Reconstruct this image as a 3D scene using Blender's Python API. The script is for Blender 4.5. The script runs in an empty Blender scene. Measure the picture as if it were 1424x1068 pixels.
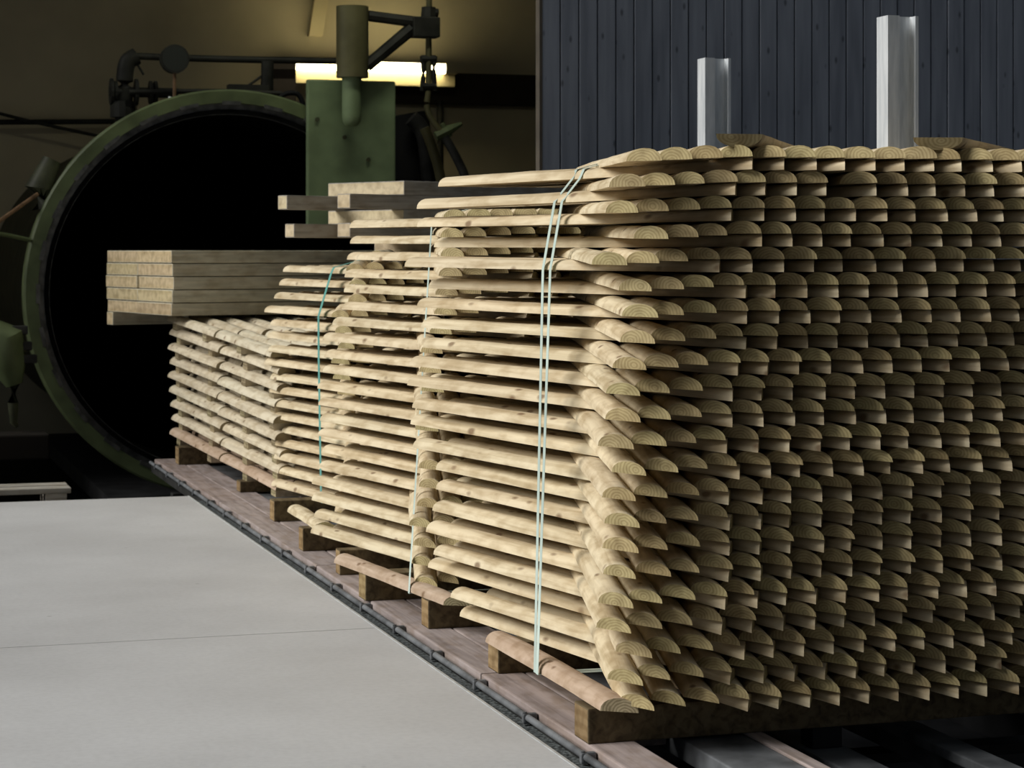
import bpy, bmesh, math, random
from mathutils import Vector, Matrix
R = random.Random(7)
scene = bpy.context.scene
COL = scene.collection
PI = math.pi
rad = math.radians

# ------------------------------------------------------------------ frame of the place
# camera at (0, 0, CAM_Z) looking along +Y.  The trolley runs along u, its cross direction is v.
F_PX, CX, HY, CAM_Z = 3000.0, 712.0, 350.0, 1.16
YAW = math.atan2(.298, .955)
VX, VY = math.cos(YAW), math.sin(YAW)
OX, OY = .188, 5.0
def W(s, t, z=0.0):
    return Vector((OX + VX*s - VY*t, OY + VY*s + VX*t, z))
def at(px, py, t):
    """point of the plane t = const seen at a photo pixel"""
    k = (px - CX)/F_PX                       # X = k*Y ; -VY*(X-OX)+VX*(Y-OY) = t
    Y = (t + VX*OY - VY*OX)/(VX - VY*k)
    return Vector((k*Y, Y, CAM_Z + (HY - py)*Y/F_PX))
def st(p):
    dx, dy = p.x-OX, p.y-OY
    return dx*VX + dy*VY, -dx*VY + dy*VX

# ------------------------------------------------------------------ materials
def new_mat(name):
    m = bpy.data.materials.new(name); m.use_nodes = True
    nt = m.node_tree; b = nt.nodes['Principled BSDF']
    return m, nt, b
def N(nt, typ, **kw):
    n = nt.nodes.new(typ)
    for k, v in kw.items():
        if k in n.inputs.keys() if hasattr(n.inputs, 'keys') else False: n.inputs[k].default_value = v
        else: setattr(n, k, v)
    return n
def ramp(nt, stops):
    r = nt.nodes.new('ShaderNodeValToRGB'); e = r.color_ramp.elements
    e[0].position, e[0].color = stops[0][0], (*stops[0][1], 1)
    e[1].position, e[1].color = stops[-1][0], (*stops[-1][1], 1)
    for p, c in stops[1:-1]:
        x = e.new(p); x.color = (*c, 1)
    return r
def coords(nt, scale=(1,1,1), rnd=True):
    tc = nt.nodes.new('ShaderNodeTexCoord'); mp = nt.nodes.new('ShaderNodeMapping')
    mp.inputs['Scale'].default_value = scale
    L = nt.links
    if rnd:
        oi = nt.nodes.new('ShaderNodeObjectInfo'); ml = nt.nodes.new('ShaderNodeMath'); ml.operation = 'MULTIPLY'
        ml.inputs[1].default_value = 37.0; L.new(oi.outputs['Random'], ml.inputs[0])
        cb = nt.nodes.new('ShaderNodeCombineXYZ'); L.new(ml.outputs[0], cb.inputs[0]); L.new(ml.outputs[0], cb.inputs[1])
        L.new(cb.outputs[0], mp.inputs['Location'])
    L.new(tc.outputs['Object'], mp.inputs['Vector'])
    return mp.outputs['Vector']
def mix(nt, fac, a, b, mode='MIX'):
    m = nt.nodes.new('ShaderNodeMix'); m.data_type = 'RGBA'; m.blend_type = mode
    L = nt.links
    for sock, v in ((m.inputs['Factor'], fac), (m.inputs['A'], a), (m.inputs['B'], b)):
        pass
    def put(idx, v):
        if isinstance(v, (int, float)): m.inputs[idx].default_value = v
        elif isinstance(v, tuple): m.inputs[idx].default_value = (*v, 1)
        else: L.new(v, m.inputs[idx])
    put(0, fac); put(6, a); put(7, b)
    return m.outputs[2]
def bump(nt, b, h, strength=.3, dist=.01):
    n = nt.nodes.new('ShaderNodeBump'); n.inputs['Strength'].default_value = strength; n.inputs['Distance'].default_value = dist
    nt.links.new(h, n.inputs['Height']); nt.links.new(n.outputs[0], b.inputs['Normal'])

def wood(name, light, dark, knot=(.16,.09,.045), axis='Y', rough=.75, knots=True, tint=.35):
    m, nt, b = new_mat(name); L = nt.links
    sc = {'Y':(26,1.6,26), 'X':(1.6,26,26)}[axis]
    v = coords(nt, sc)
    n = nt.nodes.new('ShaderNodeTexNoise'); n.inputs['Scale'].default_value = 1.6; n.inputs['Detail'].default_value = 5
    n.inputs['Distortion'].default_value = .6
    L.new(v, n.inputs['Vector'])
    r = ramp(nt, [(.33, dark), (.58, light)]); L.new(n.outputs['Fac'], r.inputs[0])
    col = r.outputs[0]
    # broad blotches along the length
    v2 = coords(nt, {'Y':(15,7,15),'X':(7,15,15)}[axis])
    n2 = nt.nodes.new('ShaderNodeTexNoise'); n2.inputs['Scale'].default_value = 1.5; n2.inputs['Detail'].default_value = 3
    L.new(v2, n2.inputs['Vector'])
    r2 = ramp(nt, [(.34, (.68,.60,.49)), (.56, (1.05,1.04,1.03))]); L.new(n2.outputs['Fac'], r2.inputs[0])
    col = mix(nt, .58, col, r2.outputs[0], 'MULTIPLY')
    if knots:
        v3 = coords(nt, {'Y':(20,7.5,10),'X':(7.5,20,10)}[axis])
        vo = nt.nodes.new('ShaderNodeTexVoronoi'); vo.inputs['Scale'].default_value = 1.0
        L.new(v3, vo.inputs['Vector'])
        r3 = ramp(nt, [(.085, (1,1,1)), (.18, (0,0,0))]); L.new(vo.outputs['Distance'], r3.inputs[0])
        ml = nt.nodes.new('ShaderNodeMath'); ml.operation = 'MULTIPLY'; ml.inputs[1].default_value = .78
        L.new(r3.outputs[0], ml.inputs[0])
        col = mix(nt, ml.outputs[0], col, knot)
    oi = nt.nodes.new('ShaderNodeObjectInfo')
    r4 = ramp(nt, [(0, (.80,.74,.62)), (.3, (1,.95,.84)), (.55, (.97,1.0,.93)), (.8, (1.06,1.0,.86)), (1, (.88,.84,.78))])
    L.new(oi.outputs['Random'], r4.inputs[0])
    col = mix(nt, tint, col, r4.outputs[0], 'MULTIPLY')
    L.new(col, b.inputs['Base Color']); b.inputs['Roughness'].default_value = rough
    b.inputs['Specular IOR Level'].default_value = .25
    bump(nt, b, n.outputs['Fac'], .25, .004)
    return m
def endgrain(name, light, dark, scale=48):
    m, nt, b = new_mat(name); L = nt.links
    v = coords(nt, (1,1,1), rnd=False)
    oi0 = nt.nodes.new('ShaderNodeObjectInfo'); vm = nt.nodes.new('ShaderNodeVectorMath'); vm.operation = 'MULTIPLY_ADD'
    wn = nt.nodes.new('ShaderNodeTexWhiteNoise'); wn.noise_dimensions = '1D'; L.new(oi0.outputs['Random'], wn.inputs['W'])
    L.new(wn.outputs['Color'], vm.inputs[0]); vm.inputs[1].default_value = (.03,0,.02); vm.inputs[2].default_value = (-.015,0,-.012)
    va = nt.nodes.new('ShaderNodeVectorMath'); va.operation = 'ADD'; L.new(v, va.inputs[0]); L.new(vm.outputs[0], va.inputs[1]); v = va.outputs[0]
    w = nt.nodes.new('ShaderNodeTexWave'); w.wave_type = 'RINGS'; w.rings_direction = 'Y'
    w.inputs['Scale'].default_value = scale; w.inputs['Distortion'].default_value = 2.6; w.inputs['Detail'].default_value = 2
    w.inputs['Detail Scale'].default_value = 1.2
    L.new(v, w.inputs['Vector'])
    r = ramp(nt, [(.15, dark), (.75, light)]); L.new(w.outputs['Fac'], r.inputs[0])
    v2 = coords(nt, (20,20,20)); n = nt.nodes.new('ShaderNodeTexNoise'); n.inputs['Scale'].default_value = 1.3
    n.inputs['Detail'].default_value = 4
    L.new(v2, n.inputs['Vector'])
    r2 = ramp(nt, [(.3, (.55,.5,.45)), (.6, (1.05,1.03,1))]); L.new(n.outputs['Fac'], r2.inputs[0])
    col = mix(nt, .7, r.outputs[0], r2.outputs[0], 'MULTIPLY')
    oi = nt.nodes.new('ShaderNodeObjectInfo')
    r4 = ramp(nt, [(0, (.55,.5,.45)), (.25, (1,.97,.9)), (.6, (.9,.95,.8)), (.85, (1.05,1,.9)), (1, (.7,.62,.5))])
    L.new(oi.outputs['Random'], r4.inputs[0])
    col = mix(nt, .6, col, r4.outputs[0], 'MULTIPLY')
    L.new(col, b.inputs['Base Color']); b.inputs['Roughness'].default_value = .85
    b.inputs['Specular IOR Level'].default_value = .085
    return m
def plain(name, col, rough=.6, metal=0.0, var=.25, scale=6.0, bumpy=.0, var2=None, spec=.3):
    m, nt, b = new_mat(name); L = nt.links
    v = coords(nt, (1,1,1)); n = nt.nodes.new('ShaderNodeTexNoise'); n.inputs['Scale'].default_value = scale; n.inputs['Detail'].default_value = 6
    L.new(v, n.inputs['Vector'])
    lo = tuple(c*(1-var) for c in col) if var2 is None else var2
    r = ramp(nt, [(.32, lo), (.62, tuple(min(1, c*(1+var*.4)) for c in col))]); L.new(n.outputs['Fac'], r.inputs[0])
    L.new(r.outputs[0], b.inputs['Base Color']); b.inputs['Roughness'].default_value = rough; b.inputs['Metallic'].default_value = metal
    b.inputs['Specular IOR Level'].default_value = spec
    if bumpy: bump(nt, b, n.outputs['Fac'], bumpy, .01)
    return m

M = {}
M['slat'] = wood('peeled_pine', (.71,.615,.44), (.50,.405,.26))
M['slat_end'] = endgrain('pine_end_grain', (.49,.41,.235), (.37,.30,.165))
M['pale'] = wood('weathered_pine', (.66,.595,.46), (.50,.44,.33))
M['pale_pink'] = wood('pinkish_pine', (.54,.42,.325), (.43,.32,.235))
M['pale_end'] = endgrain('weathered_end', (.42,.36,.24), (.26,.22,.14))
M['bearer'] = wood('dark_bearer', (.16,.125,.07), (.075,.055,.03), knots=False)  # side colour lowered to add the shade on the bearer fronts
M['bearer_end'] = endgrain('bearer_end_grain', (.36,.265,.15), (.29,.205,.11), 12)
M['board'] = wood('sawn_board', (.64,.52,.34), (.50,.39,.23), axis='X')
M['board_grey'] = wood('grey_green_board', (.72,.68,.55), (.54,.52,.42), axis='X', knots=False)  # grey-green of the shaded board fronts put into the colour
M['board_end'] = endgrain('board_end_grain', (.66,.54,.36), (.60,.485,.31), 5)
M['timber'] = wood('dark_sawn_timber', (.38,.36,.33), (.25,.235,.21), axis='X', knots=False)  # sides of the crossed timbers coloured dark to stand for shade
M['timber_end'] = endgrain('timber_end_grain', (.72,.62,.45), (.67,.57,.40), 5)
M['deck'] = wood('trolley_plank', (.42,.355,.345), (.28,.235,.23), axis='Y', knots=False, rough=.6)
M['steel'] = plain('trolley_steel', (.20,.21,.22), .5, .3, .5, 9)
M['dark_steel'] = plain('dark_steel', (.035,.035,.033), .6, .2, .5, 9)
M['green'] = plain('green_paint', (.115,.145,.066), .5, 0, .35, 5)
M['green_lit'] = plain('pale_green_paint', (.215,.285,.155), .45, 0, .22, 5)  # lighter green carries the light on the plate and pivot pin
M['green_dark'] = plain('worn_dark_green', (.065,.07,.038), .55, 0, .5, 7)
M['olive'] = plain('olive_paint', (.125,.115,.055), .45, 0, .3, 5)
M['black'] = plain('creosote_black', (.004,.004,.004), .9, 0, .2, 4, spec=.05)  # near-black colour stands in for the darkness inside the vessel
M['soot'] = plain('dark_iron', (.028,.028,.022), .6, .1, .5, 8)
M['lock'] = plain('worn_locking_steel', (.10,.10,.098), .4, .3, .6, 14)
M['rust'] = plain('rusty_rod', (.22,.13,.07), .7, .1, .5, 20)
M['dial'] = plain('dial_face', (.035,.038,.032), .3, 0, .1, 4)
M['strap'] = plain('teal_strap', (.16,.46,.41), .28, 0, .15, 6, spec=.6)
M['strap_pale'] = plain('pale_strap', (.58,.70,.63), .3, 0, .2, 3, spec=.6)  # pale tone the teal strap takes where it catches light
M['joint'] = plain('joint_filler', (.12,.115,.105), .9)
M['plug'] = plain('black_rubber', (.008,.008,.009), .7)

def mat_concrete():
    m, nt, b = new_mat('concrete_slab'); L = nt.links
    v = coords(nt, (1,1,1), rnd=False)
    n1 = nt.nodes.new('ShaderNodeTexNoise'); n1.inputs['Scale'].default_value = .8; n1.inputs['Detail'].default_value = 6; n1.inputs['Roughness'].default_value = .6
    n2 = nt.nodes.new('ShaderNodeTexNoise'); n2.inputs['Scale'].default_value = 55; n2.inputs['Detail'].default_value = 4
    n3 = nt.nodes.new('ShaderNodeTexVoronoi'); n3.inputs['Scale'].default_value = 3.3
    for n in (n1, n2, n3): L.new(v, n.inputs['Vector'])
    r1 = ramp(nt, [(.32, (.47,.468,.465)), (.66, (.60,.602,.602))]); L.new(n1.outputs['Fac'], r1.inputs[0])
    r2 = ramp(nt, [(.3, (.86,.86,.86)), (.6, (1,1,1))]); L.new(n2.outputs['Fac'], r2.inputs[0])
    c = mix(nt, .5, r1.outputs[0], r2.outputs[0], 'MULTIPLY')
    r3 = ramp(nt, [(.018, (1,1,1)), (.035, (0,0,0))]); L.new(n3.outputs['Distance'], r3.inputs[0])
    ml = nt.nodes.new('ShaderNodeMath'); ml.operation = 'MULTIPLY'; ml.inputs[1].default_value = .35; L.new(r3.outputs[0], ml.inputs[0])
    c = mix(nt, ml.outputs[0], c, (.12,.105,.09))
    L.new(c, b.inputs['Base Color']); b.inputs['Roughness'].default_value = .55; b.inputs['Specular IOR Level'].default_value = .3
    bump(nt, b, n2.outputs['Fac'], .12, .003)
    return m
M['concrete'] = mat_concrete()
M['pit'] = plain('darkened_pit', (.012,.012,.012), .7, 0, .4, 3, spec=.1)  # near-black so the pit reads dark even where daylight reaches
M['gutter'] = plain('wet_gravel', (.13,.145,.145), .45, 0, .9, 90, .8)
M['nosing'] = plain('galvanised_nosing', (.62,.64,.64), .45, .4, .15, 20)
M['plaster'] = plain('yellowish_plaster', (.62,.54,.36), .9, 0, .18, 1.2)
M['plaster_light'] = plain('cream_batten', (.62,.53,.32), .8, 0, .1, 3)
M['ceiling'] = plain('dark_roof', (.06,.055,.045), .9)
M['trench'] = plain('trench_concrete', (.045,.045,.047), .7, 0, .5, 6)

def mat_cladding():
    m, nt, b = new_mat('blue_black_cladding'); L = nt.links
    v = coords(nt, (9,1,.8))
    n = nt.nodes.new('ShaderNodeTexNoise'); n.inputs['Scale'].default_value = 2.2; n.inputs['Detail'].default_value = 6
    L.new(v, n.inputs['Vector'])
    r = ramp(nt, [(.3, (.195,.215,.255)), (.65, (.30,.325,.375))]); L.new(n.outputs['Fac'], r.inputs[0])
    v2 = coords(nt, (16,1,7)); vo = nt.nodes.new('ShaderNodeTexVoronoi'); vo.inputs['Scale'].default_value = 1
    L.new(v2, vo.inputs['Vector'])
    r2 = ramp(nt, [(.06, (1,1,1)), (.16, (0,0,0))]); L.new(vo.outputs['Distance'], r2.inputs[0])
    ml = nt.nodes.new('ShaderNodeMath'); ml.operation = 'MULTIPLY'; ml.inputs[1].default_value = .6; L.new(r2.outputs[0], ml.inputs[0])
    c = mix(nt, ml.outputs[0], r.outputs[0], (.015,.016,.02))
    L.new(c, b.inputs['Base Color']); b.inputs['Roughness'].default_value = .6
    b.inputs['Specular IOR Level'].default_value = .3
    return m
M['cladding'] = mat_cladding()
M['cladding_edge'] = plain('cladding_edge', (.10,.085,.065), .8)
def mat_galv():
    m, nt, b = new_mat('galvanised_steel'); L = nt.links
    v = coords(nt, (1,1,.12)); n = nt.nodes.new('ShaderNodeTexNoise'); n.inputs['Scale'].default_value = 60; n.inputs['Detail'].default_value = 3
    L.new(v, n.inputs['Vector'])
    r = ramp(nt, [(.3, (.62,.66,.69)), (.7, (.86,.89,.91))]); L.new(n.outputs['Fac'], r.inputs[0])
    L.new(r.outputs[0], b.inputs['Base Color']); b.inputs['Metallic'].default_value = .25; b.inputs['Roughness'].default_value = .36
    return m
M['galv'] = mat_galv()
def mat_tube():
    m, nt, b = new_mat('fluorescent_tube')
    b.inputs['Base Color'].default_value = (.9,.9,.8,1)
    b.inputs['Emission Color'].default_value = (1,.88,.52,1); b.inputs['Emission Strength'].default_value = 13
    return m
M['tube'] = mat_tube()

# ------------------------------------------------------------------ object helpers
def link_mesh(name, bm, mats, parent=None, smooth=None):
    me = bpy.data.meshes.new(name); bmesh.ops.recalc_face_normals(bm, faces=bm.faces[:]) ; bm.to_mesh(me); bm.free()
    for m in (mats if isinstance(mats, (list, tuple)) else [mats]): me.materials.append(m)
    if smooth:
        for p in me.polygons: p.use_smooth = True
        me.set_sharp_from_angle(angle=smooth)
    o = bpy.data.objects.new(name, me); COL.objects.link(o)
    if parent is not None: o.parent = parent
    return o
def thing(name, label, cat, loc=(0,0,0), rz=0.0, group=None):
    o = bpy.data.objects.new(name, None); COL.objects.link(o)
    o.empty_display_size = .1
    o.location = loc; o.rotation_euler = (0,0,rz); o['label'] = label; o['category'] = cat
    if group: o['group'] = group
    return o
def tag(o, label, cat, group=None, kind=None):
    o['label'] = label; o['category'] = cat
    if group: o['group'] = group
    if kind: o['kind'] = kind
    return o
def structure(o, label=None):
    o['kind'] = 'structure'; o['category'] = o.name.split('_')[0]
    o['label'] = label or o.name.replace('_', ' ')
    return o
def box(bm, x0, x1, y0, y1, z0, z1, mi=0, bev=0.0, end=None):
    """box; end=('x'|'y', index) gives the faces across that axis another material"""
    g = bmesh.ops.create_cube(bm, size=1.0)
    vs = g['verts']
    for v in vs:
        v.co = Vector((x0 + (v.co.x+.5)*(x1-x0), y0 + (v.co.y+.5)*(y1-y0), z0 + (v.co.z+.5)*(z1-z0)))
    fs = list({f for v in vs for f in v.link_faces})
    for f in fs:
        f.normal_update(); f.material_index = mi
        if end:
            n = f.normal
            if abs(n.x if end[0] == 'x' else n.y) > .9: f.material_index = end[1]
    if bev:
        es = list({e for v in vs for e in v.link_edges})
        bmesh.ops.bevel(bm, geom=es, offset=bev, segments=2, affect='EDGES', profile=.6)
def tube(bm, pts, r, seg=10, mi=0, cap=True):
    pts = [Vector(p) for p in pts]
    rr = r if isinstance(r, (list, tuple)) else [r]*len(pts)
    rings = []
    up = Vector((0,0,1))
    for i, p in enumerate(pts):
        d = (pts[min(i+1, len(pts)-1)] - pts[max(i-1, 0)]).normalized()
        a = d.cross(up)
        if a.length < .05: a = d.cross(Vector((1,0,0)))
        a.normalize(); b = a.cross(d).normalized()
        rings.append([bm.verts.new(p + (a*math.cos(2*PI*k/seg) + b*math.sin(2*PI*k/seg))*rr[i]) for k in range(seg)])
    for i in range(len(rings)-1):
        for k in range(seg):
            f = bm.faces.new((rings[i][k], rings[i][(k+1)%seg], rings[i+1][(k+1)%seg], rings[i+1][k])); f.material_index = mi
    if cap:
        for ring in (rings[0], rings[-1]):
            f = bm.faces.new(ring); f.material_index = mi
def smooth_path(pts, n=6):
    pts = [Vector(p) for p in pts]; out = []
    P = [pts[0]] + pts + [pts[-1]]
    for i in range(1, len(P)-2):
        for k in range(n):
            t = k/n
            a, b, c, d = P[i-1], P[i], P[i+1], P[i+2]
            out.append(.5*((2*b) + (c-a)*t + (2*a-5*b+4*c-d)*t*t + (3*b-a-3*c+d)*t*t*t))
    out.append(pts[-1]); return out
def lathe(bm, prof, seg=64, mi=0, close=False):
    """revolve (r, y) profile about local Y"""
    rings = []
    for r, y in prof:
        rings.append([bm.verts.new((r*math.cos(2*PI*k/seg), y, r*math.sin(2*PI*k/seg))) for k in range(seg)])
    n = len(rings)
    for i in range(n if close else n-1):
        a, b = rings[i], rings[(i+1) % n]
        for k in range(seg):
            f = bm.faces.new((a[k], a[(k+1)%seg], b[(k+1)%seg], b[k])); f.material_index = mi

# ------------------------------------------------------------------ half-round slats
D, H, L0, PITCH, HALF = .0725, .0302, 1.58, .0775, rad(12.6)
def slat_mesh(name, side, rnd, mats, L=L0, d=D, h=H, cot=None, both_square=False):
    """half-round slat along +Y, flat side down, front end mitred; side 'A' leads on the right, 'B' on the left"""
    bm = bmesh.new()
    nseg = 10
    ys = [0, .14, .26, .38, .5, .6, .72, .84, .95, 1.06, 1.17, 1.28, L-.006, L]
    k0 = rnd.uniform(.97, 1.03); bx = rnd.uniform(-.007, .007); bz = rnd.uniform(-.002, .001)
    ph = rnd.uniform(0, 6)
    sg = 0 if both_square else (-1.11 if side == 'A' else 1.32)
    rings = []
    for i, y in enumerate(ys):
        k = k0*(1 + .028*math.sin(ph + y*6) + rnd.uniform(-.034, .034))
        if i == len(ys)-1: k *= .93
        ring = []
        for q in range(nseg+1):
            th = PI*q/nseg
            x = -d/2*math.cos(th)*k; z = h*math.sin(th)**.9*k if 0 < q < nseg else 0.0
            yy = y + (sg*x if i == 0 else sg*x*max(0, 1-y*2.2)*.55 if i < 3 else 0)
            w = math.sin(PI*y/L)
            ring.append(bm.verts.new((x + bx*w, yy, z + bz*w)))
        rings.append(ring)
    for i in range(len(rings)-1):
        a, b = rings[i], rings[i+1]
        for q in range(nseg):
            bm.faces.new((a[q], a[q+1], b[q+1], b[q]))
        bm.faces.new((a[nseg], a[0], b[0], b[nseg]))
    for ring, rev in ((rings[0], False), (rings[-1], True)):
        f = bm.faces.new(ring[::-1] if rev else ring); f.material_index = 1
    bmesh.ops.recalc_face_normals(bm, faces=bm.faces[:])
    me = bpy.data.meshes.new(name); bm.to_mesh(me); bm.free()
    for m in mats: me.materials.append(m)
    for p in me.polygons: p.use_smooth = p.material_index == 0
    me.set_sharp_from_angle(angle=rad(38))
    return me
SM = (M['slat'], M['slat_end'])
MESH_A = [slat_mesh('half_round_slat', 'A', R, SM) for _ in range(8)]
MESH_B = [slat_mesh('half_round_slat', 'B', R, SM) for _ in range(8)]

ORD = ['', 'first', 'second', 'third', 'fourth', 'fifth', 'sixth', 'seventh', 'eighth', 'ninth', 'tenth', 'eleventh',
       'twelfth', 'thirteenth', 'fourteenth', 'fifteenth', 'sixteenth', 'seventeenth', 'eighteenth', 'nineteenth', 'twentieth']
def layer_words(i, n):
    if i == 0: return 'topmost layer'
    if i == n-1: return 'lowest layer'
    return ORD[i+1]+' layer from the top' if i < n/2 else ORD[n-i]+' layer from the bottom'

LEFT_EDGE = {}
def lattice_stack(key, rows, z_base, dz, t_front, n_a, where, group, lead=3, yaw=rad(15.5), gaps={}):
    """a bundle of folded lattice fence panels; rows = (s of the leading tips, length of the slats), top row first"""
    n = len(rows); edge = []
    for i, (s_tip, ln) in enumerate(rows):
        z = z_base + (n-1-i)*dz
        jt = R.uniform(-.012, .012)
        p = thing('fence_panel', 'folded half-round lattice panel, %s of the %s' % (layer_words(i, n), where),
                  'fence panel', W(s_tip, t_front + jt, z), yaw + R.uniform(-.006, .006), group)
        p.rotation_euler = (R.uniform(-.002, .003), R.uniform(-.0015, .0015), p.rotation_euler.z)
        shift_from, shift = gaps.get(i, (99, 0))
        for k in range(n_a):
            o = bpy.data.objects.new('half_round_slat', R.choice(MESH_A)); COL.objects.link(o); o.parent = p
            x = (k-lead)*PITCH + .014 - D/2 + R.uniform(-.003, .003) + (shift if k >= shift_from else 0)
            droop = max(0, lead-k)*.0042
            o.location = (x, .040 + R.uniform(-.011, .011) - max(0, lead-k)*.006, H - droop)
            o.rotation_euler = (droop/1.0, R.uniform(-.05, .05)*0, -HALF + R.uniform(-.006, .006))
            o.scale = (R.uniform(.97, 1.03), .985*R.uniform(.985, 1.01), R.uniform(.94, 1.0))
            if k >= lead:
                o = bpy.data.objects.new('half_round_slat', R.choice(MESH_B)); COL.objects.link(o); o.parent = p
                x = (k-lead)*PITCH + D/2 - .009 + R.uniform(-.003, .003) + (shift if k >= shift_from else 0)
                o.location = (x, .048 + R.uniform(-.008, .008), 0)
                o.rotation_euler = (0, 0, HALF + R.uniform(-.006, .006))
                o.scale = (R.uniform(.97, 1.03), ln/L0*(R.uniform(.96, 1.03) if k > lead else 1), R.uniform(.94, 1.0))
        edge.append((s_tip + D/2, z))
    LEFT_EDGE[key] = (edge, t_front, z_base + n*dz)

# front stack: leading tip (photo column) and left end (photo column) of each of its 22 layers
B1 = [(1044,623),(1017,594),(1014,585),(1051,605),(999,578),(1030,599),(1035,591),(1036,596),(1023,595),(1017,586),(1015,583),
      (1006,584),(1022,581),(1010,589),(1013,617),(1013,616),(1013,610),(1002,603),(1002,613),(1029,609),(1016,640),(1034,648)]
def rows_from(tips):
    out = []
    for xt, xl in tips:
        s = .3315 + (xt-1030)/554.0
        # length so that the far end of the leading slat reaches the photo column xl
        a = YAW*0 + rad(15.5) + HALF
        p = W(s + D/2*.5, -.05)
        k = (xl-CX)/F_PX
        ln = (p.x - k*p.y)/(math.sin(a) + k*math.cos(a))
        out.append((s, max(1.2, min(1.75, ln))))
    return out
rows1 = rows_from(B1)
lattice_stack('front', rows1, .094, .0599, -.09, 15, 'front stack', 'lattice panels of the front stack', gaps={1:(7,.05)})
B2 = [500,494,494,492,483,478,472,455,450,457,445,445,446,450,451,448,434,440,439,439]
rows2 = [(.345 + (x-447)/600.0, 1.5 - (x-447)/520.0) for x in B2]
lattice_stack('middle', rows2, .10, .0604, 1.77, 9, 'middle stack', 'lattice panels of the middle stack')
rows3 = [(.48 + R.uniform(-.025, .025) + (.02 if i < 3 else 0), 1.43 + R.uniform(-.07, .07)) for i in range(17)]
lattice_stack('rear', rows3, .10, .0604, 3.50, 9, 'rear stack', 'lattice panels of the rear stack')

# loose slats lying about the stacks
def loose(label, s, t, z, ang, rx=0, ry=0, me=None, length=1.0, mats=None, side='A', wide=1.0):
    if me is None: me = slat_mesh('half_round_slat', side, R, mats or SM, L=L0)
    o = bpy.data.objects.new('half_round_slat', me); COL.objects.link(o)
    o.location = W(s, t, z); o.rotation_euler = (rx, ry, ang); o.scale = (wide, length/L0, 1)
    return tag(o, label, 'slat')
loose('pinkish half-round slat on the bearers under the left edge of the front stack', .052, -.035, .097, YAW+.005, length=.95, mats=(M['pale_pink'], M['pale_end']))
loose('loose slat turned flat side up on the front stack, beside the shorter steel stake', .345, -.05, 1.436, -rad(15), ry=PI, length=1.0, wide=1.35)
loose('loose slat turned flat side up on the front stack, near its right end', .865, -.05, 1.436, -rad(24), ry=PI, length=1.0, wide=1.5)
loose('loose pale slat lying crooked on top of the rear stack', .345, 3.52, 1.135, rad(1), rx=.004, length=1.2)

loose('pinkish half-round slat lying askew on the bearers under the left edge of the middle stack', .10, 1.50, .0995, YAW+rad(7), length=1.0, mats=(M['pale_pink'], M['pale_end']))
loose('pale half-round slat on the bearers under the left edge of the rear stack', .10, 3.34, .0995, YAW-.02, length=.62)
# ------------------------------------------------------------------ packing straps
def hull_left(pts):
    """points (s, z) sorted by z upwards -> taut left outline (lower s is outside)"""
    pts = sorted(pts, key=lambda p: p[1]); h = []
    for p in pts:
        while len(h) >= 2 and (h[-1][0]-h[-2][0])*(p[1]-h[-2][1]) - (p[0]-h[-2][0])*(h[-1][1]-h[-2][1]) >= 0: h.pop()
        h.append(p)
    return h
def strap(key, t0, t1, label, width, mat, right, off=.009, low=None, lift=.004):
    edge, tf, ztop = LEFT_EDGE[key]
    tl = math.tan(HALF - (YAW - rad(15.5)))
    def tz(z): return t0 + (t1-t0)*max(0, min(1, (z-.1)/.9))     # the strap leans a little along the stack
    pts = [(s - D/2/math.cos(HALF)*1.0 - tl*(tz(z) - tf) - off, z) for s, z in edge]
    if low: pts.append(low)
    h = hull_left(pts)
    zl = min(p[1] for p in pts) - .003
    loop = [(h[0][0], zl)] + h + [(h[-1][0] + .012, h[-1][1] + .026), (h[-1][0] + .15, ztop + lift), (right, ztop + lift), (right, zl)]
    bm = bmesh.new()
    inn, out = [], []
    c = (sum(p[0] for p in loop)/len(loop), sum(p[1] for p in loop)/len(loop))
    ring = []
    for s, z in loop:
        d = Vector((s-c[0], z-c[1])); d.normalize(); d *= .0012
        ring.append([bm.verts.new(W(s, tz(z)-width/2, z)), bm.verts.new(W(s, tz(z)+width/2, z)),
                     bm.verts.new(W(s+d.x, tz(z)+width/2, z+d.y)), bm.verts.new(W(s+d.x, tz(z)-width/2, z+d.y))])
    for i in range(len(ring)):
        a, b = ring[i], ring[(i+1) % len(ring)]
        for k in range(4): bm.faces.new((a[k], a[(k+1)%4], b[(k+1)%4], b[k]))
    return tag(link_mesh('packing_strap', bm, mat), label, 'strap')
strap('front', .475, .715, 'packing strap in a pale lit tone round the front stack, the left one of the pair', .019, M['strap_pale'], 1.60, low=(.012, .0965))
strap('front', .45, .672, 'packing strap in a pale lit tone round the front stack, the right one of the pair', .019, M['strap_pale'], 1.59, off=.011, low=(.010, .0965))
strap('middle', 1.80, 2.47, 'packing strap in a pale lit tone round the middle stack', .017, M['strap_pale'], 1.19, low=(.028, .0985), off=.016)
strap('rear', 4.25, 4.28, 'teal plastic packing strap round the rear stack', .034, M['strap'], 1.28, off=.034)

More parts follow.
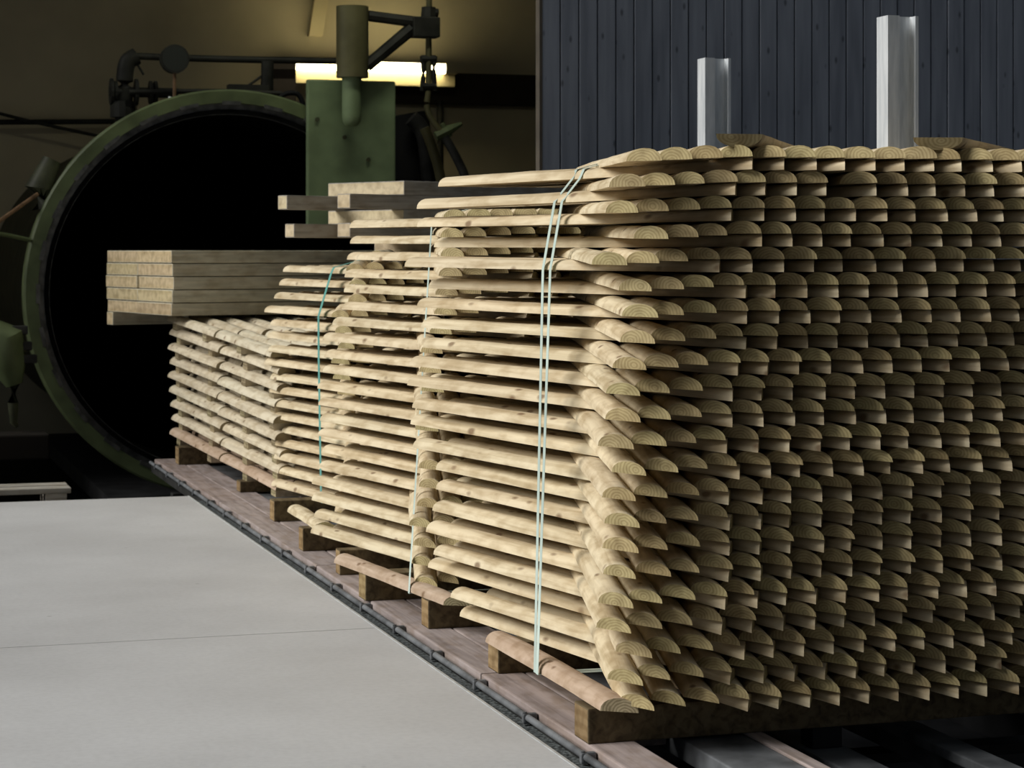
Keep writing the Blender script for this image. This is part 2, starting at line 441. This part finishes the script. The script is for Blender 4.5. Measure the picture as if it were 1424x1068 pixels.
# ------------------------------------------------------------------ bearers under the stacks
def bearer(s0, s1, t, w, z0, z1, label, ang=0.0):
    bm = bmesh.new(); box(bm, 0, s1-s0, 0, w, z0, z1, bev=.004, end=('x', 1))
    o = link_mesh('timber_bearer', bm, (M['bearer'], M['bearer_end'])); o.location = W(s0, t, 0); o.rotation_euler = (0,0,YAW+ang)
    return tag(o, label, 'bearer')
for s0, s1, t, w, z1, lab in (
    (.0, 1.5, .035, .10, .093, 'dark timber bearer under the near face of the front stack'),
    (.045, 1.5, .90, .10, .093, 'dark timber bearer under the middle of the front stack'),
    (.045, 1.5, 1.63, .085, .098, 'dark timber bearer under the far end of the front stack'),
    (-.015, 1.3, 2.20, .10, .099, 'dark timber bearer under the near end of the middle stack'),
    (.03, 1.3, 2.78, .07, .099, 'thin timber bearer under the middle of the middle stack'),
    (.03, 1.3, 3.42, .08, .099, 'timber bearer between the middle and rear stacks'),
    (.10, 1.3, 4.35, .10, .099, 'dark timber bearer under the rear stack'),
    (.16, 1.3, 5.50, .10, .062, 'dark timber bearer under the near half of the weathered fence panels'),
    (.08, 1.3, 6.92, .12, .104, 'dark timber bearer under the far end of the weathered fence panels')):
    bearer(s0, s1, t, w, .01, z1, lab)

# ------------------------------------------------------------------ far stack of weathered half-round panels
PALE = [slat_mesh('half_round_pale', 'A', R, (M['pale'], M['pale_end']), L=1.3, d=.085, h=.036, both_square=True) for _ in range(4)]
def far_panel(i, n, pink):
    z_far = .105 + (n-1-i)*.0785
    tilt = .026 + .012*(n-1-i)/(n-1)
    base = W(.075 + R.uniform(-.012, .012) + (-.03 if i == 0 else 0), 7.28 + R.uniform(-.05, .03), z_far)
    p = thing('palisade_panel', 'weathered half-round palisade panel, %s of the far greyish stack' % layer_words(i, n),
              'fence panel', base, YAW + rad(3.0), 'palisade panels by the vessel mouth')
    p.rotation_euler = (tilt, 0, YAW + rad(3.0))
    if pink: p['label'] = 'pinkish half-round palisade panel, lowest layer of the far greyish stack'
    for j in range(7):                      # pales run towards the camera (local -Y)
        y = 0.0
        for q, ln in enumerate((1.22, 1.16)):
            o = bpy.data.objects.new('half_round_pale', R.choice(PALE)); COL.objects.link(o); o.parent = p
            o.location = (j*.125 + .043 + R.uniform(-.006, .006) + (.008 if q else 0), y - ln, .042 + (.0 if q else .004))
            o.rotation_euler = (R.uniform(-.003, .003), 0, R.uniform(-.006, .006)); o.scale = (R.uniform(.95, 1.05), (ln + .0)/1.3, R.uniform(.9, 1.08))
            if pink: o.material_slots[0].link = 'OBJECT'; o.material_slots[0].material = M['pale_pink']
            y -= ln + .004
    for y in (-.13, -.92, -1.68, -2.25):
        bm = bmesh.new(); box(bm, .022 + R.uniform(0, .012), .9, y-.045, y+.045, .0, .0415, end=('x', 1))
        link_mesh('cross_batten', bm, (M['pale'], M['pale_end']), p)
for i in range(9): far_panel(i, 9, i == 8)

# ------------------------------------------------------------------ boards lying on the far stack
def board(label, cat, name, origin, f, g, a0, a1, b0, b1, z0, z1, mats, group=None):
    """board in the frame of two horizontal directions f (local x) and g (local y)"""
    bm = bmesh.new(); box(bm, 0, a1-a0, 0, b1-b0, 0, z1-z0, bev=.004, end=('x', 1))
    o = link_mesh(name, bm, mats)
    p = origin + f*a0 + g*b0; o.location = (p.x, p.y, z0); o.rotation_euler = (0, 0, math.atan2(f.y, f.x))
    return tag(o, label, cat, group)
a = rad(30); fB, gB = Vector((math.cos(a), math.sin(a), 0)), Vector((-math.sin(a), math.cos(a), 0))
oB = Vector((-1.812, 11.5, 0))
wid = [.53, .51]
for i in range(5):
    z1 = 1.166 - i*.0705; b0 = 0
    for j, w in enumerate(wid):
        word = ['front', 'rear'][j]
        board('%s sawn board in the %s of the board pile' % (word, layer_words(i, 5)), 'board', 'sawn_board',
              oB, fB, gB, R.uniform(-.010, .010), 1.35, b0 + .0004, b0 + w - .0004, z1 - .0665, z1, (M['board_grey'], M['board_end']), 'sawn boards by the vessel mouth')
        b0 += w
board('grey sticker block under the left rear of the board pile before the vessel mouth', 'block', 'sticker_block', oB, fB, gB, .0, .5, .93, 1.03, .742, .815, (M['board_grey'], M['board_end']))

# ------------------------------------------------------------------ crossed timbers on the rear stack
a = rad(45); fT, gT = Vector((math.cos(a), math.sin(a), 0)), Vector((-math.sin(a), math.cos(a), 0))
k = (487-CX)/F_PX; oT = Vector((k*9.2, 9.2, 0))
TM = (M['timber'], M['timber_end'])
zt = [1.470, 1.408, 1.345, 1.283, 1.222]
for lay, nm in ((0, 'upper'), (2, 'lower')):
    board('%s wide pale-ended board of the crossed timbers above the rear stack' % nm, 'timber', 'sawn_timber',
          oT, fT, gT, .31, 1.35, 0, .514, zt[lay+1], zt[lay], TM, 'crossed timbers above the rear stack')
for lay, nm in ((1, 'upper'), (3, 'lower')):
    board('%s bearer timber with shade-toned sides and pale end at the front of the crossed timbers' % nm, 'timber', 'sawn_timber', oT, fT, gT, 0, 1.3, 0, .085, zt[lay+1], zt[lay], TM, 'crossed timbers above the rear stack')
    board('%s timber stick jutting out left from the crossed timbers before the vessel mouth' % nm, 'timber', 'sawn_timber', oT, fT, gT, -.02 if lay == 1 else .02, 1.2, .40, .465, zt[lay+1], zt[lay], TM, 'crossed timbers above the rear stack')
for q, aa in enumerate((.62, 1.05)):
    board('short support block under the crossed timbers, %s one of two' % ['left', 'right'][q], 'block', 'support_block', oT, fT, gT, aa, aa+.1, -.02, .55, 1.152, 1.222, TM)

# ------------------------------------------------------------------ trolley and its track
tr = thing('timber_trolley', 'low plank and steel rail trolley carrying the stacks of fence panels', 'trolley', W(0, 0, 0), YAW)
def part(name, bm, mats, parent, smooth=None): return link_mesh(name, bm, mats, parent, smooth)
y0 = -1.2
for q in range(4):
    bm = bmesh.new(); box(bm, .002, .118, y0 + .004, y0 + 2.12, -.03, .010, bev=.005); part('deck_plank', bm, M['deck'], tr); y0 += 2.125
bm = bmesh.new(); box(bm, .123, .238, .14, 7.28, -.03, .0095, bev=.005); part('deck_plank', bm, M['deck'], tr)
for x0, x1, zt1 in ((.245, .44, .0), (1.28, 1.42, .008)):
    bm = bmesh.new(); box(bm, x0, x1, -1.2, 7.28, -.05, zt1, bev=.004); part('deck_plate', bm, M['steel'], tr)
bm = bmesh.new(); box(bm, .405, .445, -1.2, 7.28, .0005, .009, bev=.003); part('deck_plank', bm, M['deck'], tr)
for x0, x1 in ((.57, .68), (.9, .98)):
    bm = bmesh.new(); box(bm, x0, x1, -1.2, 7.28, -.075, -.048, bev=.004); box(bm, (x0+x1)/2-.012, (x0+x1)/2+.012, -1.2, 7.28, -.13, -.075); part('long_beam', bm, M['steel'], tr)
for t in (-.9, 0.3, 1.6, 2.9, 4.2, 5.5, 6.8):
    bm = bmesh.new(); box(bm, .03, 1.40, t, t+.08, -.16, -.131, bev=.004); part('cross_beam', bm, M['dark_steel'], tr)
for q, t in enumerate((.06, 1.0, 2.3)):
    bm = bmesh.new(); box(bm, .585, .665, t, t+.07, -.048, .009, bev=.004); part('support_foot', bm, M['plug'], tr)
bm = bmesh.new(); tube(bm, [(-.0255, -1.2, -.004), (-.0255, 7.25, -.004)], .0088, 12); st_tube = part('side_tube', bm, M['steel'], tr, rad(40))
for q in range(19):
    bm = bmesh.new(); t = -.9 + q*.44
    box(bm, -.039, -.001, t-.009, t+.009, -.020, .0065, bev=.005); tube(bm, [(-.033, t, .004), (-.033, t, .010)], .006, 8)
    part('tube_bracket', bm, M['steel'], tr)
bm = bmesh.new(); box(bm, -.0165, .0, -1.2, 7.28, -.06, -.012); part('side_channel', bm, M['dark_steel'], tr)
for t in (-.6, 2.2, 4.8, 7.0):
    for x in (.34, 1.05):
        bm = bmesh.new(); tube(bm, [(x-.02, t, -.19), (x+.02, t, -.19)], .07, 20); tube(bm, [(x+.02, t, -.19), (x+.028, t, -.19)], .085, 20)
        part('wheel', bm, M['dark_steel'], tr, rad(40))
for x, lab in ((.34, 'left steel track rail in the trench under the trolley'), (1.05, 'right steel track rail in the trench under the trolley')):
    bm = bmesh.new(); box(bm, x-.022, x+.022, -3, 8.4, -.285, -.262, bev=.004); box(bm, x-.008, x+.008, -3, 8.4, -.34, -.285); box(bm, x-.05, x+.05, -3, 8.4, -.35, -.34)
    o = link_mesh('track_rail', bm, M['steel']); o.location = W(0,0,0); o.rotation_euler = (0,0,YAW); tag(o, lab, 'rail')

# ------------------------------------------------------------------ steel stakes of the trolley
def stake(s, t, label, w=.104):
    """galvanised U-shaped stake with lips, standing on the right side of the trolley"""
    o0 = thing('steel_stake', label, 'stake', W(s, t, 0), YAW)
    bm = bmesh.new(); th = .005; dp = .075
    prof = [(0,0),(w*.38,0),(w*.38,.022),(w*.44,.03),(w*.86,.03),(w*.9,.022),(w*.9,0),(w,0),(w,dp),(w-th,dp),(w-th,th),(w*.9+th,th),(w*.9+th,.026),(w*.88,.03+th),(w*.42,.03+th),(w*.38-th,.026),(w*.38-th,th),(th,th),(th,dp),(0,dp)]
    top = 1.885
    lo = [bm.verts.new((x, y, -.05)) for x, y in prof]; hi = [bm.verts.new((x, y, top)) for x, y in prof]
    n = len(prof)
    for i in range(n): bm.faces.new((lo[i], lo[(i+1)%n], hi[(i+1)%n], hi[i]))
    bm.faces.new(hi); bm.faces.new(lo[::-1])
    link_mesh('profile', bm, M['galv'], o0)
    bm = bmesh.new(); box(bm, -.02, w+.02, -.01, dp+.02, -.06, -.051); link_mesh('foot_plate', bm, M['dark_steel'], o0)
    return o0
stake(1.40, 1.25, 'tall galvanised steel stake behind the right part of the front stack')
stake(1.42, 2.76, 'shorter looking galvanised steel stake behind the middle of the front stack')

# ------------------------------------------------------------------ floor, trench, pit
def slab(name, s0, s1, t0, t1, z0, z1, mat, label=None, bev=0.0):
    bm = bmesh.new(); box(bm, s0, s1, t0, t1, z0, z1, bev=bev)
    o = link_mesh(name, bm, mat); o.location = W(0,0,0); o.rotation_euler = (0,0,YAW)
    return structure(o, label)
TE = 5.52                                                   # where the slab ends before the pit
slab('floor', -9, -.088, -7, 1.757, -.4, 0, M['concrete'], 'pale concrete floor near the camera', .003)
slab('floor', -9, -.088, 1.763, TE, -.4, 0, M['concrete'], 'pale concrete floor before the vessel', .003)
slab('trim_1', -9, -.092, 1.7565, 1.7635, -.39, -.006, M['joint'], 'dark joint between two concrete slabs')
slab('floor', 1.75, 9, -7, 4.95, -.4, 0, M['trench'], 'unseen floor right of the trolley, darkened to limit bounced light')  # darkened out of view to cut light bounced onto the stack
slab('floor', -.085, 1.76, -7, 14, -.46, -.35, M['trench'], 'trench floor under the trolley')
slab('trim_2', -.0885, -.0815, -7, TE, -.05, .002, M['nosing'], 'bright steel nosing along the floor edge')
slab('trim_3', -.0815, -.018, -7, TE, -.30, -.024, M['gutter'], 'dark wet gutter wall beside the trolley')
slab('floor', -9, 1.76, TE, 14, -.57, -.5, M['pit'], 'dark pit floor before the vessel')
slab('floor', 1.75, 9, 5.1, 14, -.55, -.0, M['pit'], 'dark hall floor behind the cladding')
slab('trim_4', -2.9, -1.35, 5.7, 7.2, -.5, -.113, M['pit'], 'dark plinth under the pallet')

# ------------------------------------------------------------------ hall
slab('wall_back', -9, 9, 13.5, 13.7, -.5, 4.6, M['plaster'], 'yellowish plaster back wall of the hall')
slab('wall_left', -6.2, -6.0, 8.6, 13.5, -.5, 4.6, M['plaster'], 'left wall of the hall')
slab('wall_right', 8.0, 8.2, 5.1, 13.5, -.5, 4.6, M['plaster'], 'right wall of the hall')
slab('ceiling', -9, 9, 8.6, 13.7, 4.6, 4.8, M['ceiling'], 'dark roof of the hall')
slab('ceiling', -2.2, 9, 5.12, 8.6, 4.6, 4.8, M['ceiling'], 'dark roof before the vessel')
slab('trim_5', -2.2, 1.7, 5.12, 5.3, 3.3, 4.6, M['cladding'], 'lintel over the hall opening')
# cladding of dark upright boards
wall = bpy.data.objects.new('wall_front', None); COL.objects.link(wall); wall.location = W(1.505, 5.0, 0); wall.rotation_euler = (0,0,YAW)
structure(wall, 'wall of dark blue-black upright boards behind the front stack')
bm = bmesh.new(); box(bm, .012, 6.5, .022, .05, 0, 4.6); link_mesh('backing', bm, M['plug'], wall)
bm = bmesh.new(); box(bm, -.006, .008, -.002, .055, 0, 4.6); link_mesh('edge_board', bm, M['cladding_edge'], wall)
pw = .0935
for q in range(58):
    bm = bmesh.new(); x0 = .009 + q*pw
    box(bm, x0, x0 + pw - .006, R.uniform(-.0015, .0015), .021, 0.0, 4.6, bev=.003)
    link_mesh('cladding_board', bm, M['cladding'], wall)

# ------------------------------------------------------------------ the pressure vessel
TM_ = 8.5
c = at(322, 407, TM_)
ves = thing('pressure_vessel', 'huge open green and black timber treatment cylinder', 'vessel', c, YAW)
SC = F_PX/c.y
RO, RG, RI = 283/SC, 264/SC, 249/SC
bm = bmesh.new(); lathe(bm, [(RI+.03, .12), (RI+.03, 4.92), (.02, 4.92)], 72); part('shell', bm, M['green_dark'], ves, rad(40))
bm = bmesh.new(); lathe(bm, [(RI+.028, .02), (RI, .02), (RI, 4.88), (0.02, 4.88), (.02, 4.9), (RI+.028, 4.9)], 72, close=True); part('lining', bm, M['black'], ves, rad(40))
bm = bmesh.new(); lathe(bm, [(RG, 0), (RO-.012, 0), (RO, .012), (RO, .15), (RI+.032, .15), (RI+.032, .05), (RG, .03)], 96, close=True); part('flange_ring', bm, M['green'], ves, rad(30))
# dark locking ring with teeth
bm = bmesh.new(); lathe(bm, [(RI-.004, .03), (RG-.001, .03), (RG-.001, .049), (RI-.004, .049)], 96, close=True)
for q in range(28):
    a0 = 2*PI*q/28; ca, sa = math.cos(a0), math.sin(a0)
    vs = []
    for da, r_, y in ((-.05, RG-.012, -.004), (.05, RG-.012, -.004), (.05, RG+.012, -.004), (-.05, RG+.012, -.004), (-.05, RG-.012, .03), (.05, RG-.012, .03), (.05, RG+.012, .03), (-.05, RG+.012, .03)):
        vs.append(bm.verts.new((r_*math.cos(a0+da), y, r_*math.sin(a0+da))))
    for f in ((0,1,2,3), (7,6,5,4), (0,4,5,1), (1,5,6,2), (2,6,7,3), (3,7,4,0)): bm.faces.new([vs[k] for k in f])
part('locking_ring', bm, M['lock'], ves, rad(30))
def loc(p):                                                 # world point -> vessel frame
    d = p - c; return Vector((d.x*VX + d.y*VY, -d.x*VY + d.y*VX, d.z))
# mounting plate of the davit on the upper right
p0, p1 = loc(at(427, 262, TM_-.05)), loc(at(550, 113, TM_-.05))
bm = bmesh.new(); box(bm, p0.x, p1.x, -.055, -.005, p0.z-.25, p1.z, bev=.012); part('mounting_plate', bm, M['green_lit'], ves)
for px, py in ((441, 166), (479, 191), (512, 222)):
    q = loc(at(px, py, TM_-.06)); bm = bmesh.new(); tube(bm, [(q.x, -.072, q.z), (q.x, -.054, q.z)], .014, 8); part('bolt', bm, M['green_dark'], ves)
# the davit
dv = thing('door_davit', 'olive and dark swing davit mounted above the right of the vessel mouth', 'davit', c, YAW)
def dloc(px, py, y=-.16): q = loc(at(px, py, TM_+y)); return Vector((q.x, y, q.z))
bm = bmesh.new(); a0, a1 = dloc(490, 108), dloc(490, 9); tube(bm, [a0, a1], .100, 24); part('sleeve', bm, M['olive'], dv, rad(40))
bm = bmesh.new(); a0, a1 = dloc(489, 176), dloc(489, 104); d = (a1-a0)
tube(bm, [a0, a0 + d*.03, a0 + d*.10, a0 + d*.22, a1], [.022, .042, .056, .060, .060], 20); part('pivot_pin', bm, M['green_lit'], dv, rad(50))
bm = bmesh.new(); tube(bm, [dloc(512, 22), dloc(596, 33)], [.034, .036], 8); part('arm', bm, M['soot'], dv)
bm = bmesh.new(); tube(bm, [dloc(510, 92), dloc(572, 40)], [.038, .042], 8); part('brace', bm, M['soot'], dv)
bm = bmesh.new(); q0, q1 = dloc(572, 52), dloc(609, 25); box(bm, q0.x, q1.x, -.22, -.10, q0.z, q1.z, bev=.008); part('end_block', bm, M['soot'], dv)
bm = bmesh.new(); tube(bm, smooth_path([dloc(597, -12), dloc(596, 60), dloc(596, 120), dloc(594, 150), dloc(603, 170), dloc(618, 188)]), .019, 10); part('hanger_rod', bm, M['olive'], dv, rad(40))
bm = bmesh.new(); tube(bm, [dloc(596, 24), dloc(596, 10)], [.05, .045], 8); tube(bm, [dloc(597, 17), dloc(609, 18)], .026, 8); part('lock_nut', bm, M['soot'], dv)
bm = bmesh.new()
for s_ in (-1, 1):
    tube(bm, smooth_path([dloc(596+s_*9, 78), dloc(596+s_*7, 98), dloc(596+s_*9, 126)], 3), .016, 6)
for yy in (82, 120): tube(bm, [dloc(586, yy), dloc(606, yy)], .024, 8)
part('clamp', bm, M['soot'], dv)
bm = bmesh.new(); tube(bm, [dloc(606, 190), dloc(622, 182), dloc(642, 172)], [.03, .035, .012], 8); tube(bm, [dloc(614, 172), dloc(626, 190)], .018, 8); part('hook_lever', bm, M['green'], dv)

def solo(name, label, cat, bm, mat, smooth=None): return tag(link_mesh(name, bm, mat, None, smooth), label, cat)
bm = bmesh.new(); tube(bm, [loc(at(72, 222, 8.62)), loc(at(54, 262, 8.62)), loc(at(60, 290, 8.62))], [.055, .085, .07], 12); part('hinge_bracket', bm, M['green_dark'], ves, rad(40))
bm = bmesh.new(); tube(bm, [loc(at(-30, 328, 8.3)), loc(at(52, 270, 8.55))], .013, 8); part('tie_rod', bm, M['rust'], ves)
bm = bmesh.new(); tube(bm, smooth_path([loc(at(-20, 322, 8.3)), loc(at(10, 327, 8.4)), loc(at(42, 334, 8.5))], 4), .013, 8); part('hand_lever', bm, M['green'], ves)
lv = thing('locking_lever', 'hanging green locking lever at the far left beside the vessel ring', 'lever', at(12, 598, 8.1), YAW)
o_ = at(12, 598, 8.1)
def lloc(px, py): q = at(px, py, 8.1) - o_; return Vector((q.x*VX + q.y*VY, -q.x*VY + q.y*VX, q.z))
bm = bmesh.new(); tube(bm, [lloc(-14, 455), lloc(6, 470), lloc(12, 510), lloc(20, 535)], [.06, .12, .10, .05], 12); part('lever_head', bm, M['green'], lv, rad(40))
bm = bmesh.new(); tube(bm, [lloc(20, 530), lloc(18, 560), lloc(19, 588), lloc(24, 594)], [.04, .032, .022, .012], 10); part('handle', bm, M['green_dark'], lv, rad(40))
for px, py in ((27, 459), (33, 481), (40, 499)):
    q = lloc(px, py); bm = bmesh.new(); box(bm, q.x-.045, q.x+.045, -.05, .05, q.z-.025, q.z+.025, bev=.006); part('locking_bolt', bm, M['dark_steel'], lv)
bm = bmesh.new(); q0, q1 = at(-40, 642, 7.9), at(69, 604, 7.9); s0, t0 = st(q0); s1, t1 = st(q1); box(bm, s0, s1, 7.9, 8.2, q0.z, q1.z, bev=.01)
o = solo('drip_box', 'dark brown box standing low at the far left below the lever', 'box', bm, M['olive']); o.location = W(0,0,0); o.rotation_euler = (0,0,YAW); o.data.materials[0] = plain('brown_box', (.012,.009,.006), .8)

# ------------------------------------------------------------------ pipes and gauge over the vessel
def pipe(label, pts, r, t, name='steel_pipe', cat='pipe', mat='soot', smooth=True):
    bm = bmesh.new(); P_ = [at(x, y, t) for x, y in pts]
    tube(bm, smooth_path(P_, 5) if smooth and len(P_) > 2 else P_, r, 12); return solo(name, label, cat, bm, M[mat], rad(45))
pipe('thick dark elbow pipe rising above the left of the vessel ring', [(172, 185), (172, 150), (174, 105), (178, 86), (190, 78)], .055, 9.0)
pipe('long dark pipe running level over the vessel to the light', [(186, 78), (300, 82), (470, 85)], .022, 9.02)
pipe('thin dark pipe running level just over the vessel ring', [(180, 128), (300, 127), (392, 130)], .016, 8.85)
pipe('dark upright pipe left of the electric box over the vessel', [(371, 150), (372, 85)], .040, 8.95)
pipe('thin slanting brace rod beside the upright pipe', [(344, 120), (368, 103)], .008, 8.95, 'brace_rod', 'rod')
pipe('short slanting rod hanging from the dark elbow pipe', [(189, 86), (200, 104)], .008, 9.0, 'brace_rod', 'rod')
pipe('thin level pipe on the back wall at the far left', [(-30, 170), (160, 169)], .022, 13.3)
pipe('slanting cable crossing the thin pipe at the far left', [(-30, 150), (40, 168), (140, 190)], .014, 13.2, 'cable', 'cable')
vl = thing('gate_valve', 'dark flanged gate valve on the elbow pipe over the vessel', 'valve', at(172, 128, 8.98), YAW)
for x, rr in ((-.085, .085), (-.06, .07), (.07, .085), (.16, .075), (.19, .075)):
    bm = bmesh.new(); tube(bm, [(x, 0, 0), (x+.018, 0, 0)], rr, 16); part('flange', bm, M['soot'], vl)
bm = bmesh.new(); tube(bm, [(-.09, 0, 0), (.34, 0, 0)], .032, 12); part('valve_body', bm, M['soot'], vl)
bm = bmesh.new(); tube(bm, [(0, 0, -.16), (0, 0, -.06)], .085, 14); part('lower_flange', bm, M['soot'], vl)
gp = at(243, 134, 8.7)
pg = thing('pressure_gauge', 'round dark pressure gauge on a thin stem above the vessel ring', 'gauge', gp, YAW)
gz = (134-82)*gp.y/F_PX
bm = bmesh.new(); tube(bm, [(0, -.02, gz), (0, .05, gz)], .089, 32); part('case', bm, M['soot'], pg, rad(40))
bm = bmesh.new(); tube(bm, [(0, -.0225, gz), (0, -.0195, gz)], .078, 32); part('dial_face', bm, M['dial'], pg)
bm = bmesh.new(); tube(bm, [(0, .015, -.02), (0, .015, gz-.08)], .011, 10); part('stem', bm, M['rust'], pg)
bm = bmesh.new(); tube(bm, [(-.04, .015, -.02), (.02, .015, -.03)], .022, 8); part('tap', bm, M['galv'], pg)
q0, q1 = at(317, 132, 8.9), at(372, 119, 8.9)
bm = bmesh.new(); s0, _ = st(q0); s1, _ = st(q1); box(bm, s0, s1, 8.85, 8.95, q0.z, q1.z)
o = solo('channel_bar', 'dark flat bar lying over the top of the vessel ring', 'bar', bm, M['soot']); o.location = W(0,0,0); o.rotation_euler = (0,0,YAW)
q0, q1 = at(379, 126, 9.1), at(412, 84, 9.1); s0, _ = st(q0); s1, _ = st(q1)
bm = bmesh.new(); box(bm, s0, s1, 9.1, 9.25, q0.z-.2, q1.z, bev=.008)
o = solo('electric_box', 'dull brown box on the pipework left of the lamp', 'box', bm, plain('brown_enamel', (.085,.062,.04), .6)); o.location = W(0,0,0); o.rotation_euler = (0,0,YAW)
pipe('black hose loop curling over the vessel ring beside the green plate', [(386, 140), (396, 131), (412, 130), (420, 140), (423, 158)], .016, 8.8, 'hose', 'hose', 'plug')
# black tank and hoses right of the green plate
bm = bmesh.new(); tube(bm, smooth_path([at(567, 330, 9.3), at(563, 200, 9.3), at(558, 160, 9.3)], 4), [.20]*9 if False else .18, 20)
solo('black_tank', 'black rounded tank standing right behind the green plate', 'tank', bm, M['plug'], rad(40))
pipe('thick dark grey hose hanging right of the black tank', [(572, 164), (586, 180), (594, 215), (600, 300)], .055, 9.0, 'hose', 'hose', 'dark_steel')
pipe('dusty grey hose hanging right of the thick dark hose', [(590, 178), (601, 205), (612, 245), (618, 300)], .034, 8.9, 'hose', 'hose', 'olive')
bm = bmesh.new(); tube(bm, smooth_path([dloc(618, 190), dloc(634, 218), dloc(650, 255), dloc(662, 310)]), .028, 10); part('hanging_hose', bm, M['dark_steel'], dv, rad(40))
pipe('dark upright post on the back wall right of the davit rod', [(612, 300), (612, 140)], .03, 13.3, 'wall_post', 'post', 'soot')

# ------------------------------------------------------------------ things on the back wall
q0, q1 = at(544, 143, 13.4), at(1500, 124, 13.4); s0, _ = st(q0); s1, _ = st(q1)
bm = bmesh.new(); box(bm, s0, 6, 13.38, 13.49, q0.z, q1.z, bev=.006)
o = solo('cable_tray', 'dark level cable tray on the back wall under the lamp', 'tray', bm, plain('tray_brown', (.04,.03,.018), .7)); o.location = W(0,0,0); o.rotation_euler = (0,0,YAW)
lp = at(520, 100, 13.1)
lamp = thing('fluorescent_lamp', 'glowing fluorescent wall lamp behind the davit', 'lamp', lp, YAW)
def wl(px, py, t=13.1): q = at(px, py, t) - lp; return q.x*VX + q.y*VY, q.z
xa, za = wl(411, 122); xb, zb = wl(634, 88)
bm = bmesh.new(); box(bm, xa-.01, xb+.01, .06, .10, zb-.20, zb+.0, bev=.006); part('reflector', bm, M['plaster_light'], lamp)
bm = bmesh.new(); tube(bm, [(xa, 0, zb-.05), (xb-.10, 0, zb-.05)], .042, 16); part('tube', bm, M['tube'], lamp, rad(40))
bm = bmesh.new(); box(bm, xb-.10, xb, -.04, .06, zb-.095, zb-.005); part('tube_holder', bm, M['plaster_light'], lamp)
a0, a1 = at(440, 50, 13.42), at(452, -20, 13.42)
bm = bmesh.new(); s0, _ = st(a0); s1, _ = st(a1)
vs = []
for s_, z_ in ((s0-.065, a0.z), (s0+.055, a0.z), (s1+.065, a1.z+.1), (s1-.055, a1.z+.1)):
    for t_ in (13.42, 13.49): vs.append(bm.verts.new((s_, t_, z_)))
for f in ((0,2,4,6), (7,5,3,1), (0,1,3,2), (2,3,5,4), (4,5,7,6), (6,7,1,0)): bm.faces.new([vs[k] for k in f])
o = solo('roof_strut', 'cream slanting roof strut high on the back wall above the lamp', 'strut', bm, M['plaster_light']); o.location = W(0,0,0); o.rotation_euler = (0,0,YAW)

# ------------------------------------------------------------------ pallet at the far left
q = at(98, 690, 5.75); sp, _ = st(q)
pl = thing('wooden_pallet', 'low grey wooden pallet at the left edge before the vessel', 'pallet', W(sp, 5.72, -.113), YAW)
for j in range(2):
    bm = bmesh.new(); box(bm, -1.2, 0, j*.15, j*.15+.12, .122, .148, bev=.003, end=('x', 1)); part('deck_board', bm, (M['timber'], M['timber']), pl)
for x in (-.12, -.65, -1.2):
    for y in (0, .15):
        bm = bmesh.new(); box(bm, x, x+.1, y, y+.12, .022, .1, bev=.003); part('block', bm, M['timber'], pl)
    bm = bmesh.new(); box(bm, x, x+.1, 0, .27, 0, .022); part('bottom_board', bm, M['timber'], pl)
    bm = bmesh.new(); box(bm, x, x+.1, 0, .27, .1, .122); part('stringer_board', bm, M['timber'], pl)

# ------------------------------------------------------------------ light
w = bpy.data.worlds.new('World'); scene.world = w; w.use_nodes = True
bg = w.node_tree.nodes['Background']; bg.inputs['Color'].default_value = (.78,.88,1.0,1); bg.inputs['Strength'].default_value = .105
def sun(name, dirn, energy, angle, col):
    l = bpy.data.lights.new(name, 'SUN'); l.energy = energy; l.angle = rad(angle); l.color = col
    o = bpy.data.objects.new(name, l); COL.objects.link(o); o.location = (-6, 2, 6)
    o.rotation_euler = Vector(dirn).to_track_quat('-Z', 'Y').to_euler()
    return o
vv, uu = Vector((VX, VY, 0)), Vector((-VY, VX, 0))
sun('daylight', vv*1.0 - uu*.14 + Vector((0,0,-.72)), 3.55, 38, (1,.98,.945))

# unseen lamp added under the roof to brighten the vessel front
cl = thing('ceiling_lamp', 'added lamp under the hall roof, out of view, brightening the vessel front', 'lamp', W(1.2, 7.3, 4.2), YAW)
bm = bmesh.new(); box(bm, -.75, .75, -.06, .06, .0, .07, bev=.006); part('housing', bm, M['plaster_light'], cl)
bm = bmesh.new(); tube(bm, [(-.72, 0, -.03), (.72, 0, -.03)], .019, 12); part('tube', bm, M['tube'], cl)
for x in (-.5, .5):
    bm = bmesh.new(); tube(bm, [(x, 0, .07), (x, 0, .40)], .006, 6); part('hanger', bm, M['dark_steel'], cl)
al = bpy.data.lights.new('hall_light', 'AREA'); al.shape = 'RECTANGLE'; al.size = 1.4; al.size_y = .1; al.energy = 15; al.color = (.96, 1.0, .88)  # area light of the added lamp, lifts the vessel front
ao = bpy.data.objects.new('hall_light', al); COL.objects.link(ao); ao.location = W(1.2, 7.3, 4.14); ao.rotation_euler = (0, 0, YAW)
# ------------------------------------------------------------------ camera
cam = bpy.data.cameras.new('camera'); co = bpy.data.objects.new('camera', cam); COL.objects.link(co)
co.location = (0, 0, CAM_Z); co.rotation_euler = (PI/2, 0, 0)
cam.sensor_fit = 'HORIZONTAL'; cam.sensor_width = 36; cam.lens = 36*F_PX/1424
cam.shift_y = -(534-HY)/1424; cam.clip_end = 200
cam.dof.use_dof = True; cam.dof.focus_distance = 5.6; cam.dof.aperture_fstop = 11
scene.camera = co
scene.view_settings.view_transform = 'Standard'; scene.view_settings.look = 'None'
scene.view_settings.exposure = 0; scene.view_settings.gamma = 1
